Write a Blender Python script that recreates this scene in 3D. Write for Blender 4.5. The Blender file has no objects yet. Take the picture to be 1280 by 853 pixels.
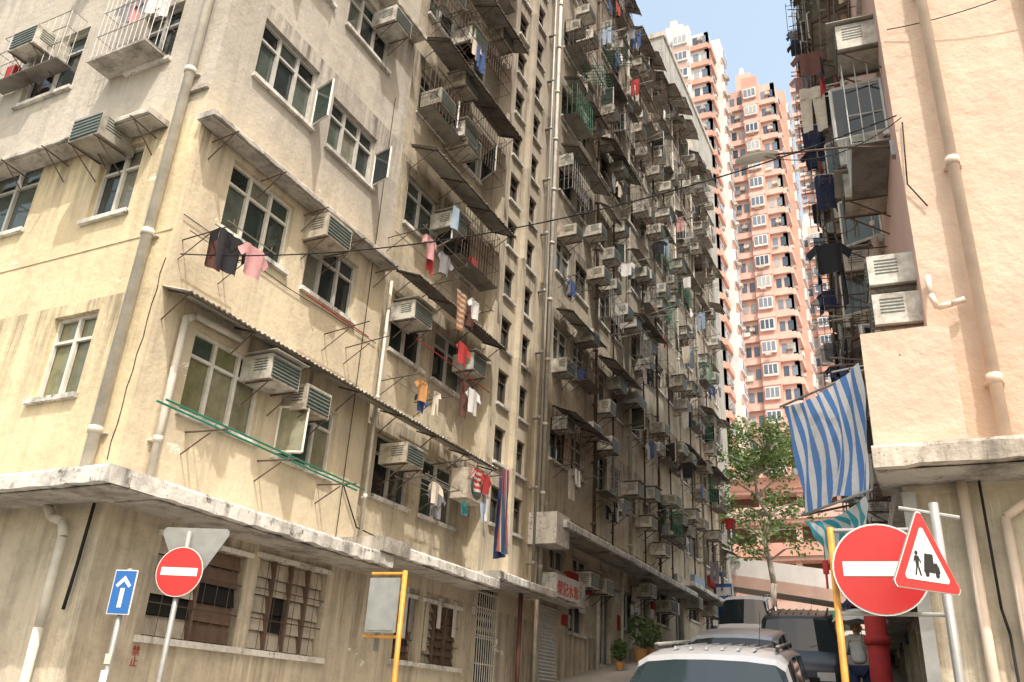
import bpy, math, random
from mathutils import Vector, Matrix
R=random.Random(7)
S=bpy.context.scene
COL=S.collection
# ------------------------------------------------------------------ materials
def newmat(name):
    m=bpy.data.materials.new(name); m.use_nodes=True
    nt=m.node_tree; b=nt.nodes['Principled BSDF']
    return m,nt,b
def N(nt,t,**k):
    n=nt.nodes.new(t)
    for a,v in k.items(): setattr(n,a,v)
    return n
def noise(nt,scale,detail=4,rough=.6,mp=None):
    tc=N(nt,'ShaderNodeTexCoord'); n=N(nt,'ShaderNodeTexNoise')
    n.inputs['Scale'].default_value=scale; n.inputs['Detail'].default_value=detail; n.inputs['Roughness'].default_value=rough
    if mp:
        m=N(nt,'ShaderNodeMapping'); m.inputs['Scale'].default_value=mp
        nt.links.new(tc.outputs['Object'],m.inputs[0]); nt.links.new(m.outputs[0],n.inputs['Vector'])
    else: nt.links.new(tc.outputs['Object'],n.inputs['Vector'])
    return n.outputs['Fac']
def ramp(nt,src,a,b,ca=(0,0,0,1),cb=(1,1,1,1)):
    r=N(nt,'ShaderNodeMapRange'); r.inputs[1].default_value=a; r.inputs[2].default_value=b
    nt.links.new(src,r.inputs[0]); return r.outputs[0]
def mul(nt,a,b):
    m=N(nt,'ShaderNodeMath',operation='MULTIPLY')
    for i,v in enumerate((a,b)):
        if isinstance(v,(int,float)): m.inputs[i].default_value=v
        else: nt.links.new(v,m.inputs[i])
    return m.outputs[0]
def mix(nt,f,a,b,mode='MIX'):
    m=N(nt,'ShaderNodeMix',data_type='RGBA',blend_type=mode)
    for i,v in ((0,f),(6,a),(7,b)):
        if isinstance(v,(int,float)): m.inputs[i].default_value=v
        elif isinstance(v,tuple): m.inputs[i].default_value=(v[0],v[1],v[2],1)
        else: nt.links.new(v,m.inputs[i])
    return m.outputs[2]
def plaster(name,c,grime,streak=.6,patch=.5,bump=.35,rough=.9,peel=None,bs=9,zt=None,speck=0,bands=None):
    m,nt,b=newmat(name)
    bign=noise(nt,.5,4,.62)
    big=ramp(nt,bign,.36,.66)
    col=mix(nt,big,c,tuple(x*.78 for x in c))
    n2=noise(nt,1.7,6,.7)
    col=mix(nt,mul(nt,ramp(nt,n2,.48,.7),patch),col,grime)
    if streak:
        sn=noise(nt,1.0,5,.7,(3.2,3.2,.22))
        st=ramp(nt,sn,.5,.78)
        col=mix(nt,mul(nt,st,streak),col,tuple(x*.5 for x in grime))
    if bands:   # water run-off stains below every floor line / ledge
        z0,per,amt=bands
        g=N(nt,'ShaderNodeNewGeometry'); sx=N(nt,'ShaderNodeSeparateXYZ'); nt.links.new(g.outputs['Position'],sx.inputs[0])
        a=N(nt,'ShaderNodeMath',operation='SUBTRACT'); a.inputs[0].default_value=z0; nt.links.new(sx.outputs[2],a.inputs[1])
        d=N(nt,'ShaderNodeMath',operation='DIVIDE'); nt.links.new(a.outputs[0],d.inputs[0]); d.inputs[1].default_value=per
        fr=N(nt,'ShaderNodeMath',operation='FRACT'); nt.links.new(d.outputs[0],fr.inputs[0])
        fade=ramp(nt,fr.outputs[0],.7,0.0)
        fn=ramp(nt,noise(nt,1.0,5,.75,(5,5,.3)),.42,.62)
        msk=mul(nt,mul(nt,fade,fn),ramp(nt,bign,.66,.42))
        col=mix(nt,mul(nt,msk,amt),col,tuple(x*.5 for x in grime))
    if peel:
        pe=ramp(nt,noise(nt,.9,7,.75,(1,1,1.7)),.645,.655)
        col=mix(nt,pe,col,peel)
    if speck:
        sp=ramp(nt,noise(nt,7,6,.8),.55,.66)
        col=mix(nt,mul(nt,sp,speck),col,tuple(x*.7 for x in grime))
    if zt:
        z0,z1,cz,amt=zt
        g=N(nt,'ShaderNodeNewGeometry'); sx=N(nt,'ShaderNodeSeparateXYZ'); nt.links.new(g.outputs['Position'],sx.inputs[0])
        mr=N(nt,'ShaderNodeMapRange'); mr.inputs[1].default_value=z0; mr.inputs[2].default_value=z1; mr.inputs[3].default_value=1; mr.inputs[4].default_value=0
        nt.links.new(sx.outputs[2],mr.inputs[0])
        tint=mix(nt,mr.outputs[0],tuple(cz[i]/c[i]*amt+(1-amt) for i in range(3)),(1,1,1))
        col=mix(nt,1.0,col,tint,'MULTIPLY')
    nt.links.new(col,b.inputs['Base Color']); b.inputs['Roughness'].default_value=rough
    bp=N(nt,'ShaderNodeBump'); bp.inputs['Strength'].default_value=bump; bp.inputs['Distance'].default_value=.03
    nt.links.new(noise(nt,bs,5,.6),bp.inputs['Height']); nt.links.new(bp.outputs[0],b.inputs['Normal'])
    return m
def simple(name,c,rough=.6,metal=0,var=.25,scale=6,spec=None):
    m,nt,b=newmat(name)
    f=ramp(nt,noise(nt,scale,4,.65),.35,.7)
    col=mix(nt,f,c,tuple(x*(1-var) for x in c))
    nt.links.new(col,b.inputs['Base Color']); b.inputs['Roughness'].default_value=rough; b.inputs['Metallic'].default_value=metal
    return m
def island(name,cols,rough=.5,var=.2,dirt=(0,0,0)):
    m,nt,b=newmat(name)
    g=N(nt,'ShaderNodeNewGeometry'); r=N(nt,'ShaderNodeValToRGB'); r.color_ramp.interpolation='CONSTANT'
    e=r.color_ramp.elements
    while len(e)<len(cols): e.new(.5)
    for i,c in enumerate(cols): e[i].position=i/len(cols); e[i].color=(*c,1)
    nt.links.new(g.outputs['Random Per Island'],r.inputs[0])
    f=mul(nt,ramp(nt,noise(nt,5,4,.7),.4,.7),var)
    nt.links.new(mix(nt,f,r.outputs[0],dirt),b.inputs['Base Color']); b.inputs['Roughness'].default_value=rough
    return m
def glassmat(name,cols): return island(name,cols,.07,.35)
def translucent(m,amt):
    nt=m.node_tree; b=nt.nodes['Principled BSDF']; t=N(nt,'ShaderNodeBsdfTranslucent'); mx=N(nt,'ShaderNodeMixShader'); mx.inputs[0].default_value=amt
    for l in nt.links:
        if l.to_socket==b.inputs['Base Color']: nt.links.new(l.from_socket,t.inputs[0]); break
    nt.links.new(b.outputs[0],mx.inputs[1]);nt.links.new(t.outputs[0],mx.inputs[2]);nt.links.new(mx.outputs[0],nt.nodes['Material Output'].inputs[0])
M={}
BN=(6.5,2.8,.95)
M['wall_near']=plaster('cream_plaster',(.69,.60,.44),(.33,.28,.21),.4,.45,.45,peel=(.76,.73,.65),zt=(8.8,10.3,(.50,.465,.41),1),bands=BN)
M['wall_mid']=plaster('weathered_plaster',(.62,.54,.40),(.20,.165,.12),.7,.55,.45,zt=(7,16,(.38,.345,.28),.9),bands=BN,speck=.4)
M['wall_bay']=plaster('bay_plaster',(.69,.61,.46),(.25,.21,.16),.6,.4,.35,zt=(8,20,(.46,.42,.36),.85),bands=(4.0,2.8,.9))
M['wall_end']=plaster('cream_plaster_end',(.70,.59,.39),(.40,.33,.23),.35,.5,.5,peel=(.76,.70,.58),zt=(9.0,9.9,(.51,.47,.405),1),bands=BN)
M['gf']=plaster('ground_floor_plaster',(.66,.58,.45),(.28,.235,.18),.55,.65,.5,peel=(.78,.75,.68),bands=(3.6,6,1.0),speck=.25)
M['canopy']=plaster('stained_concrete',(.50,.47,.42),(.085,.075,.065),.8,.8,.5,speck=.6)
M['canopy_w']=plaster('white_painted_edge',(.76,.74,.69),(.06,.055,.05),.85,.6,.5,speck=.95)
M['pinkwall']=plaster('pink_stucco',(.67,.51,.395),(.50,.375,.29),.3,.45,1.0,bs=4)
M['pinkedge']=plaster('old_ledge',(.62,.55,.47),(.09,.075,.06),.8,.7,.5,speck=.95)
M['grey_tower']=plaster('grey_render',(.36,.36,.34),(.16,.155,.14),.8,.5,.1)
M['tw_white']=plaster('tower_white',(.68,.67,.67),(.50,.48,.48),0,.2,.05)
M['tw_pink']=plaster('tower_pink',(.66,.36,.29),(.52,.31,.26),0,.2,.05)
M['tw_pinkl']=plaster('tower_light_pink',(.68,.47,.41),(.55,.39,.35),0,.2,.05)
M['asphalt']=plaster('asphalt',(.07,.07,.07),(.04,.04,.04),0,.5,.3,bs=60)
M['pave']=plaster('pavement_concrete',(.36,.34,.31),(.18,.17,.16),0,.6,.3,bs=30)
M['earth']=plaster('ground_soil',(.2,.19,.15),(.10,.11,.07),0,.6,.3)
M['glass']=glassmat('window_glass',[(.03,.045,.04),(.05,.07,.06),(.02,.025,.025),(.10,.12,.10),(.04,.05,.05),(.2,.2,.16),(.03,.04,.04),(.08,.10,.09)])
M['curtain']=glassmat('curtained_glass',[(.20,.20,.11),(.14,.14,.08),(.25,.24,.16),(.06,.09,.07)])
M['glassT']=glassmat('tower_glass',[(.10,.14,.20),(.14,.18,.24),(.06,.09,.13),(.2,.24,.3),(.4,.42,.44)])
M['frame']=simple('aluminium_frame',(.56,.55,.52),.45,.1)
M['frameW']=simple('white_frame',(.68,.66,.60),.5)
M['frameD']=simple('dark_frame',(.10,.08,.07),.5)
M['ac']=island('ac_casing',[(.58,.56,.49),(.64,.62,.57),(.45,.43,.38),(.56,.55,.50),(.33,.32,.28),(.52,.47,.39)],.5,.8,(.14,.11,.08))
M['acg']=simple('ac_grille',(.07,.10,.09),.5)
M['acs']=simple('ac_slats',(.20,.22,.20),.5)
M['rust']=simple('rusty_steel',(.12,.08,.06),.8,0,.5)
M['steel']=simple('galvanised_steel',(.34,.34,.33),.5,.3)
M['green']=simple('green_paint',(.02,.20,.13),.5)
M['dark']=simple('dark_interior',(.012,.012,.012),.9)
M['sheet']=plaster('corrugated_sheet',(.25,.235,.21),(.08,.06,.045),.6,.8,.2,speck=.5)
M['sheet2']=plaster('corrugated_sheet_pale',(.43,.41,.36),(.14,.115,.09),.6,.7,.2,speck=.5)
M['pipe']=simple('painted_pipe',(.61,.58,.51),.6,0,.35,3)
M['pipep']=simple('pink_pipe',(.67,.54,.44),.6,0,.2,3)
M['board']=plaster('brown_board',(.17,.11,.08),(.08,.05,.04),.5,.5,.2)
M['louver']=plaster('grimy_louver',(.58,.52,.43),(.24,.19,.13),.7,.8,.2)
CL=[('black',(.015,.015,.02)),('white',(.68,.68,.67)),('red',(.40,.035,.035)),('blue',(.05,.10,.26)),('pink',(.55,.29,.30)),('grey',(.22,.22,.24)),('lblue',(.30,.40,.52)),('navy',(.02,.03,.08)),('orange',(.50,.26,.10)),('teal',(.04,.20,.21)),('cream',(.60,.54,.45)),('brown',(.12,.05,.04))]
for n,c in CL: M['c_'+n]=simple('cloth_'+n,c,.9,0,.2,12)
CLN=['black','black','black','white','white','white','red','blue','pink','grey','grey','grey','lblue','navy','navy','cream','brown','cream']
def stripes(name,ca,cb,axis,scale,cc=None):
    m,nt,b=newmat(name); tc=N(nt,'ShaderNodeTexCoord'); s=N(nt,'ShaderNodeSeparateXYZ'); nt.links.new(tc.outputs['UV'],s.inputs[0])
    fr=N(nt,'ShaderNodeMath',operation='FRACT'); nt.links.new(mul(nt,s.outputs[axis],scale),fr.inputs[0])
    r=N(nt,'ShaderNodeValToRGB'); r.color_ramp.interpolation='CONSTANT'; e=r.color_ramp.elements
    e[0].color=(*ca,1); e[1].position=.5; e[1].color=(*cb,1)
    if cc: x=e.new(.78); x.color=(*cc,1)
    nt.links.new(fr.outputs[0],r.inputs[0]); 
    c=mix(nt,mul(nt,ramp(nt,noise(nt,4,4,.7),.5,.75),.35),r.outputs[0],tuple((.25,.24,.2)))
    nt.links.new(c,b.inputs['Base Color']); b.inputs['Roughness'].default_value=.8
    translucent(m,.35)
    return m
M['s_awn']=stripes('blue_white_stripe',(.12,.29,.68),(.82,.84,.87),0,9)
M['s_awn2']=stripes('teal_white_stripe',(.05,.42,.52),(.7,.76,.8),0,6)
M['s_shirt']=stripes('striped_shirt',(.66,.56,.45),(.5,.2,.08),1,7)
M['s_curt']=stripes('multi_stripe',(.05,.12,.22),(.55,.12,.1),0,3,(.6,.58,.55))
M['s_red']=stripes('red_stripe',(.6,.04,.04),(.7,.65,.6),1,4)

# ------------------------------------------------------------------ mesh builder
class MB:
    def __init__(s): s.v=[];s.f=[];s.mi=[];s.names=[];s.uv={};s.sm=set(); s.fr=(Vector((0,0,0)),Vector((1,0,0)),Vector((0,1,0)))
    def m(s,n):
        if n not in s.names: s.names.append(n)
        return s.names.index(n)
    def frame(s,O,U,Nn): s.fr=(Vector(O),Vector(U).normalized(),Vector(Nn).normalized())
    def P(s,u,n,z):
        O,U,Nn=s.fr; p=O+U*u+Nn*n; s.v.append((p.x,p.y,p.z+z)); return len(s.v)-1
    def face(s,idx,m,uv=None):
        s.f.append(idx); s.mi.append(s.m(m))
        if uv: s.uv[len(s.f)-1]=uv
    def quad(s,pts,m,uv=None): s.face([s.P(*p) for p in pts],m,uv)
    def box(s,a,b,m):
        (u0,n0,z0),(u1,n1,z1)=a,b
        i=[s.P(u,n,z) for z in (z0,z1) for n in (n0,n1) for u in (u0,u1)]
        for q in ((0,1,3,2),(4,5,7,6),(0,1,5,4),(2,3,7,6),(0,2,6,4),(1,3,7,5)): s.face([i[k] for k in q],m)
    def bar(s,p0,p1,r,m,n=4,smooth=False):
        p0=Vector(p0);p1=Vector(p1);d=(p1-p0)
        if d.length<1e-6: return
        d.normalize(); a=d.orthogonal().normalized(); b=d.cross(a)
        A=[];B=[]
        for k in range(n):
            t=2*math.pi*(k+.5)/n; o=a*math.cos(t)*r+b*math.sin(t)*r
            A.append(s.P(*(p0+o)));B.append(s.P(*(p1+o)))
        for k in range(n):
            s.face([A[k],A[(k+1)%n],B[(k+1)%n],B[k]],m)
            if smooth: s.sm.add(len(s.f)-1)
        s.face(A[::-1],m);s.face(B,m)
    def tube(s,pts,r,m,n=8):
        for a,b in zip(pts[:-1],pts[1:]): s.bar(a,b,r,m,n,True)
    def finish(s,name,parent=None,smooth=False):
        me=bpy.data.meshes.new(name); me.from_pydata(s.v,[],s.f)
        for n in s.names: me.materials.append(M[n])
        me.polygons.foreach_set('material_index',s.mi)
        if s.uv:
            ul=me.uv_layers.new(name='UVMap')
            for fi,uv in s.uv.items():
                p=me.polygons[fi]
                for k,li in enumerate(p.loop_indices): ul.data[li].uv=uv[k]
        if smooth: me.polygons.foreach_set('use_smooth',[True]*len(s.f))
        elif s.sm:
            for i in s.sm: me.polygons[i].use_smooth=True
        me.update()
        o=bpy.data.objects.new(name,me); COL.objects.link(o)
        if parent: o.parent=parent
        return o
def empty(name,loc=(0,0,0)):
    e=bpy.data.objects.new(name,None); COL.objects.link(e); e.empty_display_size=.5; return e

# ------------------------------------------------------------------ facade parts
def holewall(mb,u0,u1,z0,z1,holes,m,rec=.16,n=0):
    us=sorted({round(x,3) for x in [u0,u1]+[h[0] for h in holes]+[h[1] for h in holes] if u0<=x<=u1})
    zs=sorted({round(x,3) for x in [z0,z1]+[h[2] for h in holes]+[h[3] for h in holes] if z0<=x<=z1})
    for a,b in zip(us[:-1],us[1:]):
        run=None
        for c,d in zip(zs[:-1],zs[1:]):
            cu=(a+b)/2;cz=(c+d)/2
            hole=any(h[0]<cu<h[1] and h[2]<cz<h[3] for h in holes)
            if not hole:
                if run is None: run=c
            else:
                if run is not None: mb.quad([(a,n,run),(b,n,run),(b,n,c),(a,n,c)],m)
                run=None
        if run is not None: mb.quad([(a,n,run),(b,n,run),(b,n,z1),(a,n,z1)],m)
    for h in holes:
        a,b,c,d=h[:4]; q=n-rec
        mb.quad([(a,n,c),(b,n,c),(b,q,c),(a,q,c)],m);mb.quad([(a,n,d),(b,n,d),(b,q,d),(a,q,d)],m)
        mb.quad([(a,n,c),(a,n,d),(a,q,d),(a,q,c)],m);mb.quad([(b,n,c),(b,n,d),(b,q,d),(b,q,c)],m)
def window(mb,a,b,c,d,nc=3,transom=True,fm='frame',gm='glass',rec=.14,t=.035,openp=0,n=0):
    q=n-rec; w=(b-a)/nc; zt=d-(d-c)*.3 if transom else d
    for i in range(nc):
        j=[R.uniform(-.006,.006) for _ in range(4)]
        mb.quad([(a+i*w,q+j[0],c),(a+(i+1)*w,q+j[1],c),(a+(i+1)*w,q+j[2],zt),(a+i*w,q+j[3],zt)],gm)
        if transom: mb.quad([(a+i*w,q+j[3],zt),(a+(i+1)*w,q+j[1],zt),(a+(i+1)*w,q+j[0],d),(a+i*w,q+j[2],d)],gm)
    f0=q+.008;f1=q+.06
    mb.box((a,f0,c),(b,f1,c+t*1.3),fm);mb.box((a,f0,d-t*1.3),(b,f1,d),fm)
    mb.box((a,f0,c+t*1.3),(a+t*1.2,f1,d-t*1.3),fm);mb.box((b-t*1.2,f0,c+t*1.3),(b,f1,d-t*1.3),fm)
    for i in range(1,nc): mb.box((a+i*w-t*.8,f0,c+t*1.3),(a+i*w+t*.8,f1+.003,d-t*1.3),fm)
    if transom: mb.box((a+t*1.2,f0,zt-t*.6),(b-t*1.2,f1-.006,zt+t*.6),fm)
    mb.box((a-.05,n+.002,c-.07),(b+.05,n+.07,c-.003),'canopy_w')
    for k in range(openp):
        e=R.choice([a,b]) if openp==1 else (a,b)[k]; sg=1 if e==a else -1
        ang=R.uniform(.9,1.5); L=w*.95; du=math.cos(ang)*L*sg; dn=math.sin(ang)*L
        p0=(e,n+.01,c+.03);p1=(e+du,n+.01+dn,c+.03);p2=(e+du,n+.01+dn,zt-.02);p3=(e,n+.01,zt-.02)
        mb.quad([p0,p1,p2,p3],gm)
        for x,y in ((p0,p1),(p1,p2),(p2,p3),(p3,p0)): mb.bar(x,y,.022,fm)
def ac(mb,u,z,w=.62,h=.40,d=.5,n=0,br=True):
    a=u-w/2;b=u+w/2
    mb.box((a,n-.08,z),(b,n+d,z+h),'ac')
    mb.box((a+.035,n+d+.001,z+.04),(b-.035,n+d+.012,z+h-.04),'acg')
    k=6
    for i in range(k):
        zz=z+.06+(h-.12)*i/(k-1); mb.box((a+.035,n+d+.013,zz-.008),(b-.035,n+d+.022,zz+.008),'acs')
    for i in range(5):
        zz=z+h*.35+i*h*.11
        for e,sg in ((a,-1),(b,1)):
            mb.box((min(e,e+sg*.004),n+d*.35,zz),(max(e,e+sg*.004),n+d*.85,zz+h*.04),'acg')
    if R.random()<.25: mb.box((a-.05,n+.01,z+h+.03),(b+.05,n+d+.1,z+h+.04),'sheet2')
    if br:
        for e in (a+.06,b-.06):
            mb.bar((e,n,z-.02),(e,n+d+.03,z-.02),.014,'rust');mb.bar((e,n,z-.34),(e,n+d-.05,z-.03),.012,'rust')
def awning(mb,u0,u1,z,d=.6,drop=.22,m='sheet',pitch=.1,strut=1.3,n=0,amp=.014,corr=True,thick=True):
    k=max(2,int((u1-u0)/(pitch/2))); 
    pr=None; sk=R.uniform(-.04,.04)
    for i in range(k+1):
        u=u0+(u1-u0)*i/k; o=amp*(1 if i%2 else -1) if corr else 0
        e=d+R.uniform(-.015,.015); o+=sk*i/k
        cur=[mb.P(u,n,z+o),mb.P(u,n+e,z-drop+o),mb.P(u,n+e,z-drop+o-.012),mb.P(u,n,z+o-.012)]
        if pr:
            mb.face([pr[0],cur[0],cur[1],pr[1]],m);mb.face([pr[1],cur[1],cur[2],pr[2]],m);mb.face([pr[3],cur[3],cur[2],pr[2]],m)
        pr=cur
    s=u0+.1
    while s<u1:
        mb.bar((s,n,z-.03),(s,n+d-.02,z-drop-.03),.014,'rust');mb.bar((s,n,z-drop-.3),(s,n+d*.8,z-drop*.8-.03),.012,'rust')
        s+=strut
    mb.bar((u0,n+d-.03,z-drop-.035),(u1,n+d-.03,z-drop-.035+sk),.014,'rust')
def patch(mb,o,ax,c4,mat,nx=5,ny=6,ph=0,f=.025,uvs=True):
    (u,n,z)=o; ids={}
    for i in range(nx+1):
        for j in range(ny+1):
            a=i/nx;b=j/ny
            s=(c4[0][0]*(1-a)+c4[1][0]*a)*(1-b)+(c4[3][0]*(1-a)+c4[2][0]*a)*b
            t=(c4[0][1]*(1-a)+c4[1][1]*a)*(1-b)+(c4[3][1]*(1-a)+c4[2][1]*a)*b
            fo=f*math.sin(s*22+ph+2*t)*(.3+b)+f*.5*math.sin(s*51+ph*3)
            if ax=='u': ids[i,j]=mb.P(u+s,n+fo,z-t)
            else: ids[i,j]=mb.P(u+fo,n+s,z-t)
    for i in range(nx):
        for j in range(ny):
            uv=[(i/nx,j/ny),((i+1)/nx,j/ny),((i+1)/nx,(j+1)/ny),(i/nx,(j+1)/ny)]
            mb.face([ids[i,j],ids[i+1,j],ids[i+1,j+1],ids[i,j+1]],mat,uv); mb.sm.add(len(mb.f)-1)
def cloth(mb,u,n,z,ax='u',kind=None,mat=None,sc=1):
    kind=kind or R.choice(['shirt','shirt','pants','towel']); mat=mat or 'c_'+R.choice(CLN)
    ph=R.uniform(0,6); o=(u,n,z)
    if kind=='towel':
        w=R.uniform(.3,.5)*sc;h=R.uniform(.45,.8)*sc; patch(mb,o,ax,[(0,0),(w,0),(w*.95,h),(.03,h)],mat,6,6,ph)
    elif kind=='shirt':
        w=.40*sc;h=.58*sc
        patch(mb,o,ax,[(0,.02),(w,.02),(w*.97,h),(w*.05,h)],mat,6,6,ph)
        patch(mb,o,ax,[(-.17*sc,.2*sc),(0,.02),(0,.22*sc),(-.10*sc,.33*sc)],mat,3,3,ph)
        patch(mb,o,ax,[(w,.02),(w+.17*sc,.2*sc),(w+.1*sc,.33*sc),(w,.22*sc)],mat,3,3,ph)
    else:
        w=.36*sc;h=.85*sc
        patch(mb,o,ax,[(0,0),(w,0),(w*1.02,.22*sc),(-.01,.22*sc)],mat,5,3,ph)
        patch(mb,o,ax,[(-.01,.22*sc),(w*.5,.22*sc),(w*.40,h),(0,h)],mat,3,6,ph)
        patch(mb,o,ax,[(w*.52,.22*sc),(w*1.02,.22*sc),(w,h),(w*.6,h)],mat,3,6,ph+1)
def rack(mb,lm,u0,u1,z,d=.8,cl=3,n=0,m='rust'):
    for e in (u0,u1):
        mb.bar((e,n,z),(e,n+d,z+.04),.012,m);mb.bar((e,n,z-.3),(e,n+d*.6,z+.02),.01,m);mb.bar((e,n+d,z+.04),(e,n+d,z+.12),.01,m)
    for k in range(4): nn=n+d*(.25+.25*k); mb.bar((u0-.1,nn,z+.05),(u1+.1,nn,z+.05),.009,'steel',5)
    for k in range(cl):
        cloth(lm,R.uniform(u0,max(u0+.05,u1-.4)),n+d*R.choice([.25,.5,.75,1.0]),z+.04,'u',sc=R.uniform(.7,1.0))
def poles(mb,lm,u,z,d=1.2,k=3,cl=2,n=0):
    for i in range(k):
        uu=u+i*.16+R.uniform(-.03,.03); t=R.uniform(-.1,.3)
        mb.bar((uu,n,z),(uu+R.uniform(-.1,.1),n+d,z+t),.012,R.choice(['rust','steel','pipe']),5)
        if i<cl: cloth(lm,uu,n+.3+R.uniform(0,.25),z+t*.4,'n',sc=R.uniform(.8,1.05))
def cage(mb,a,b,c,d,dep=.35,sp=.13,m='rust',n=0):
    k=int((b-a)/sp); r=.007
    for i in range(k+1):
        u=a+(b-a)*i/k; mb.bar((u,n+dep,c),(u,n+dep,d),r,m,3)
    for z in (c,c+(d-c)*.33,c+(d-c)*.66,d):
        mb.bar((a,n+dep,z),(b,n+dep,z),r*1.3,m);mb.bar((a,n,z),(a,n+dep,z),r*1.2,m);mb.bar((b,n,z),(b,n+dep,z),r*1.2,m)
    for e in (a,b):
        for q in (.33,.66): mb.bar((e,n+dep*q,c),(e,n+dep*q,d),r,m)
    if R.random()<.6:
        mb.box((a,n+.01,c-.02),(b,n+dep,c-.012),'sheet')
        for i in range(3):
            if R.random()<.6:
                x=R.uniform(a+.05,b-.25); mb.box((x,n+.06,c-.01),(x+R.uniform(.12,.25),n+.28,c+R.uniform(.12,.4)),R.choice(['board','ac','c_blue','c_grey','c_cream','green','c_red']))
def vpipe(mb,u,z0,z1,r=.055,n=.09,m='pipe',j=1.8):
    mb.bar((u,n,z0),(u,n,z1),r,m,12,True)
    z=z0+.6
    while z<z1:
        mb.bar((u,n,z),(u,n,z+.09),r*1.25,m,12,True); mb.box((u-r*1.5,.001,z+.02),(u+r*1.5,n-r,z+.05),m); z+=j

def g(y):
    K=[(-60,-4.2),(-20,-1.4),(0,0),(10,.78),(18,1.85),(24,2.85),(39,5.0),(60,7.7),(90,8.6),(600,9)]
    if y<=K[0][0]: return K[0][1]
    for (a,b),(c,d) in zip(K[:-1],K[1:]):
        if y<=c: return b+(d-b)*(y-a)/(c-a)
    return K[-1][1]

# ================================================================== LEFT BUILDING
LB=empty('apartment_building')
W=MB(); D=MB(); A=MB(); T=MB(); L=MB(); PP=MB()
lf=((-8.6,0,0),(0,1,0),(1,0,0))
for b in (W,D,A,T,L,PP): b.frame(*lf)
FL=[5.0+2.8*k for k in range(9)]
TOP=29.3
h1=[];h2=[];h3=[];h4=[]
for k,z in enumerate(FL):
    h1+= [(7.42,8.83,z+.0,z+1.18),(9.28,10.66,z-.06,z+1.02)]
    h2+= [(12.0,13.2,z,z+1.15),(13.6,14.9,z,z+1.15)]
bays=[]
u=19.35
while u<38.5:
    bays.append(u); u+=3.28
for b0 in bays:
    for k,z in enumerate(FL):
        if k>=1: h4+=[(b0+.25,b0+1.4,z,z+1.15),(b0+1.75,b0+2.75,z,z+1.15)]
z=5.4
while z<28:
    h3+=[(16.3,16.85,z,z+.85),(17.4,17.95,z,z+.85)]; z+=1.4
gfA=[(7.6,9.15,2.22,3.4),(9.4,10.98,2.22,3.45)]
holewall(W,6.7,11.5,4.0,TOP,h1,'wall_near')
holewall(W,6.7,11.5,-1,4.0,gfA,'gf')
W.frame((-8.72,0,0),(0,1,0),(1,0,0)); 
holewall(W,11.5,15.6,4.0,TOP,h2,'wall_mid'); W.frame(*lf)
W.quad([(11.5,0,4),(11.5,-.12,4),(11.5,-.12,TOP),(11.5,0,TOP)],'wall_near')
gfB=[(13.0,13.65,2.35,3.42),(13.95,15.3,2.35,3.42)]
gd=[(16.0,17.0,g(16.5)+.12,4.0)]
holewall(W,11.5,18.6,-1,4.0,gfB+gd,'gf')
holewall(W,15.6,18.6,4.0,TOP,h3,'wall_bay')
W.quad([(15.6,0,4),(15.6,-.12,4),(15.6,-.12,TOP),(15.6,0,TOP)],'wall_bay')
gfC=[(19.4,20.4,g(19.9)+.1,4.1),(21.2,22.3,3.6,4.7),(23.6,24.5,g(24)+.12,5.0),(25.5,26.8,g(26)+1,g(26)+2.1),(27.3,28.3,g(27.8)+.1,g(28)+2.3),(29,30.6,g(29.8)+1,g(29.8)+2.1),(31.5,32.6,g(32)+.12,g(32)+2.3),(33.4,35,g(34)+1,g(34)+2),(36,38,g(37)+.3,g(37)+2.2)]
gfU=[(19.8,20.9,5.0,5.55),(21.4,22.6,5.0,5.55)]
W.frame((-8.68,0,0),(0,1,0),(1,0,0))
holewall(W,18.6,39.3,-1,5.9,gfC+gfU,'gf')
holewall(W,18.6,39.3,5.9,TOP-.4,h4,'wall_mid'); W.frame(*lf)
for (a,b) in ((15.65,15.78),(17.05,17.2),(18.45,18.6)): W.box((a,.002,4.05),(b,.14,TOP),'wall_bay')
for i,h in enumerate(h1): window(W,*h[:4],nc=3 if i%2==0 else 3,fm='frameW' if i<3 else 'frame',gm='curtain' if i<2 else 'glass',openp=[0,1,0,0,1,1,1,0,1,0,2,1,0,1,0,1,0,1][i])
W.frame((-8.72,0,0),(0,1,0),(1,0,0))
for h in h2: window(W,*h[:4],nc=2,fm=R.choice(['frame','frameD','frameW']),openp=R.choice([0,0,0,1]))
W.frame(*lf)
for h in h3: window(W,*h[:4],nc=1,transom=True,fm='frameD',openp=0)
W.frame((-8.68,0,0),(0,1,0),(1,0,0))
for h in h4: window(W,*h[:4],nc=2,fm=R.choice(['frame','frameD','frameW','frame']),openp=R.choice([0,0,0,0,1]))
for h in gfC[1:]+gfU: window(W,*h[:4],nc=2,fm='frame',transom=False)
W.frame(*lf)
def louvers(a,b,c,d,m,split=3,step=.09):
    w=(b-a)/split
    W.quad([(a,-.15,c),(b,-.15,c),(b,-.15,d),(a,-.15,d)],'dark')
    for i in range(split):
        z=c+.02
        mm=m if not (m=='mix' ) else ('louver' if i==0 else 'board')
        while z<d-.03:
            x0=a+i*w+.02;x1=a+(i+1)*w-.02; j=R.uniform(-.012,.012)
            W.quad([(x0,-.13,z+step+j),(x1,-.13,z+step),(x1,-.07+j,z),(x0,-.07,z)],mm if R.random()<.93 else 'dark'); z+=step
        W.box((a+i*w-.02,-.12,c),(a+i*w+.02,-.03,d),'board')
    W.box((a-.1,.002,c-.08),(b+.1,.08,c-.002),'canopy_w'); W.box((a-.08,.002,d),(b+.08,.05,d+.06),'canopy_w')
louvers(*gfA[0],'mix',2,.24); louvers(*gfA[1],'louver',4,.24)
louvers(*gfB[0],'board',1,.12); louvers(*gfB[1],'mix',3,.15)
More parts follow.
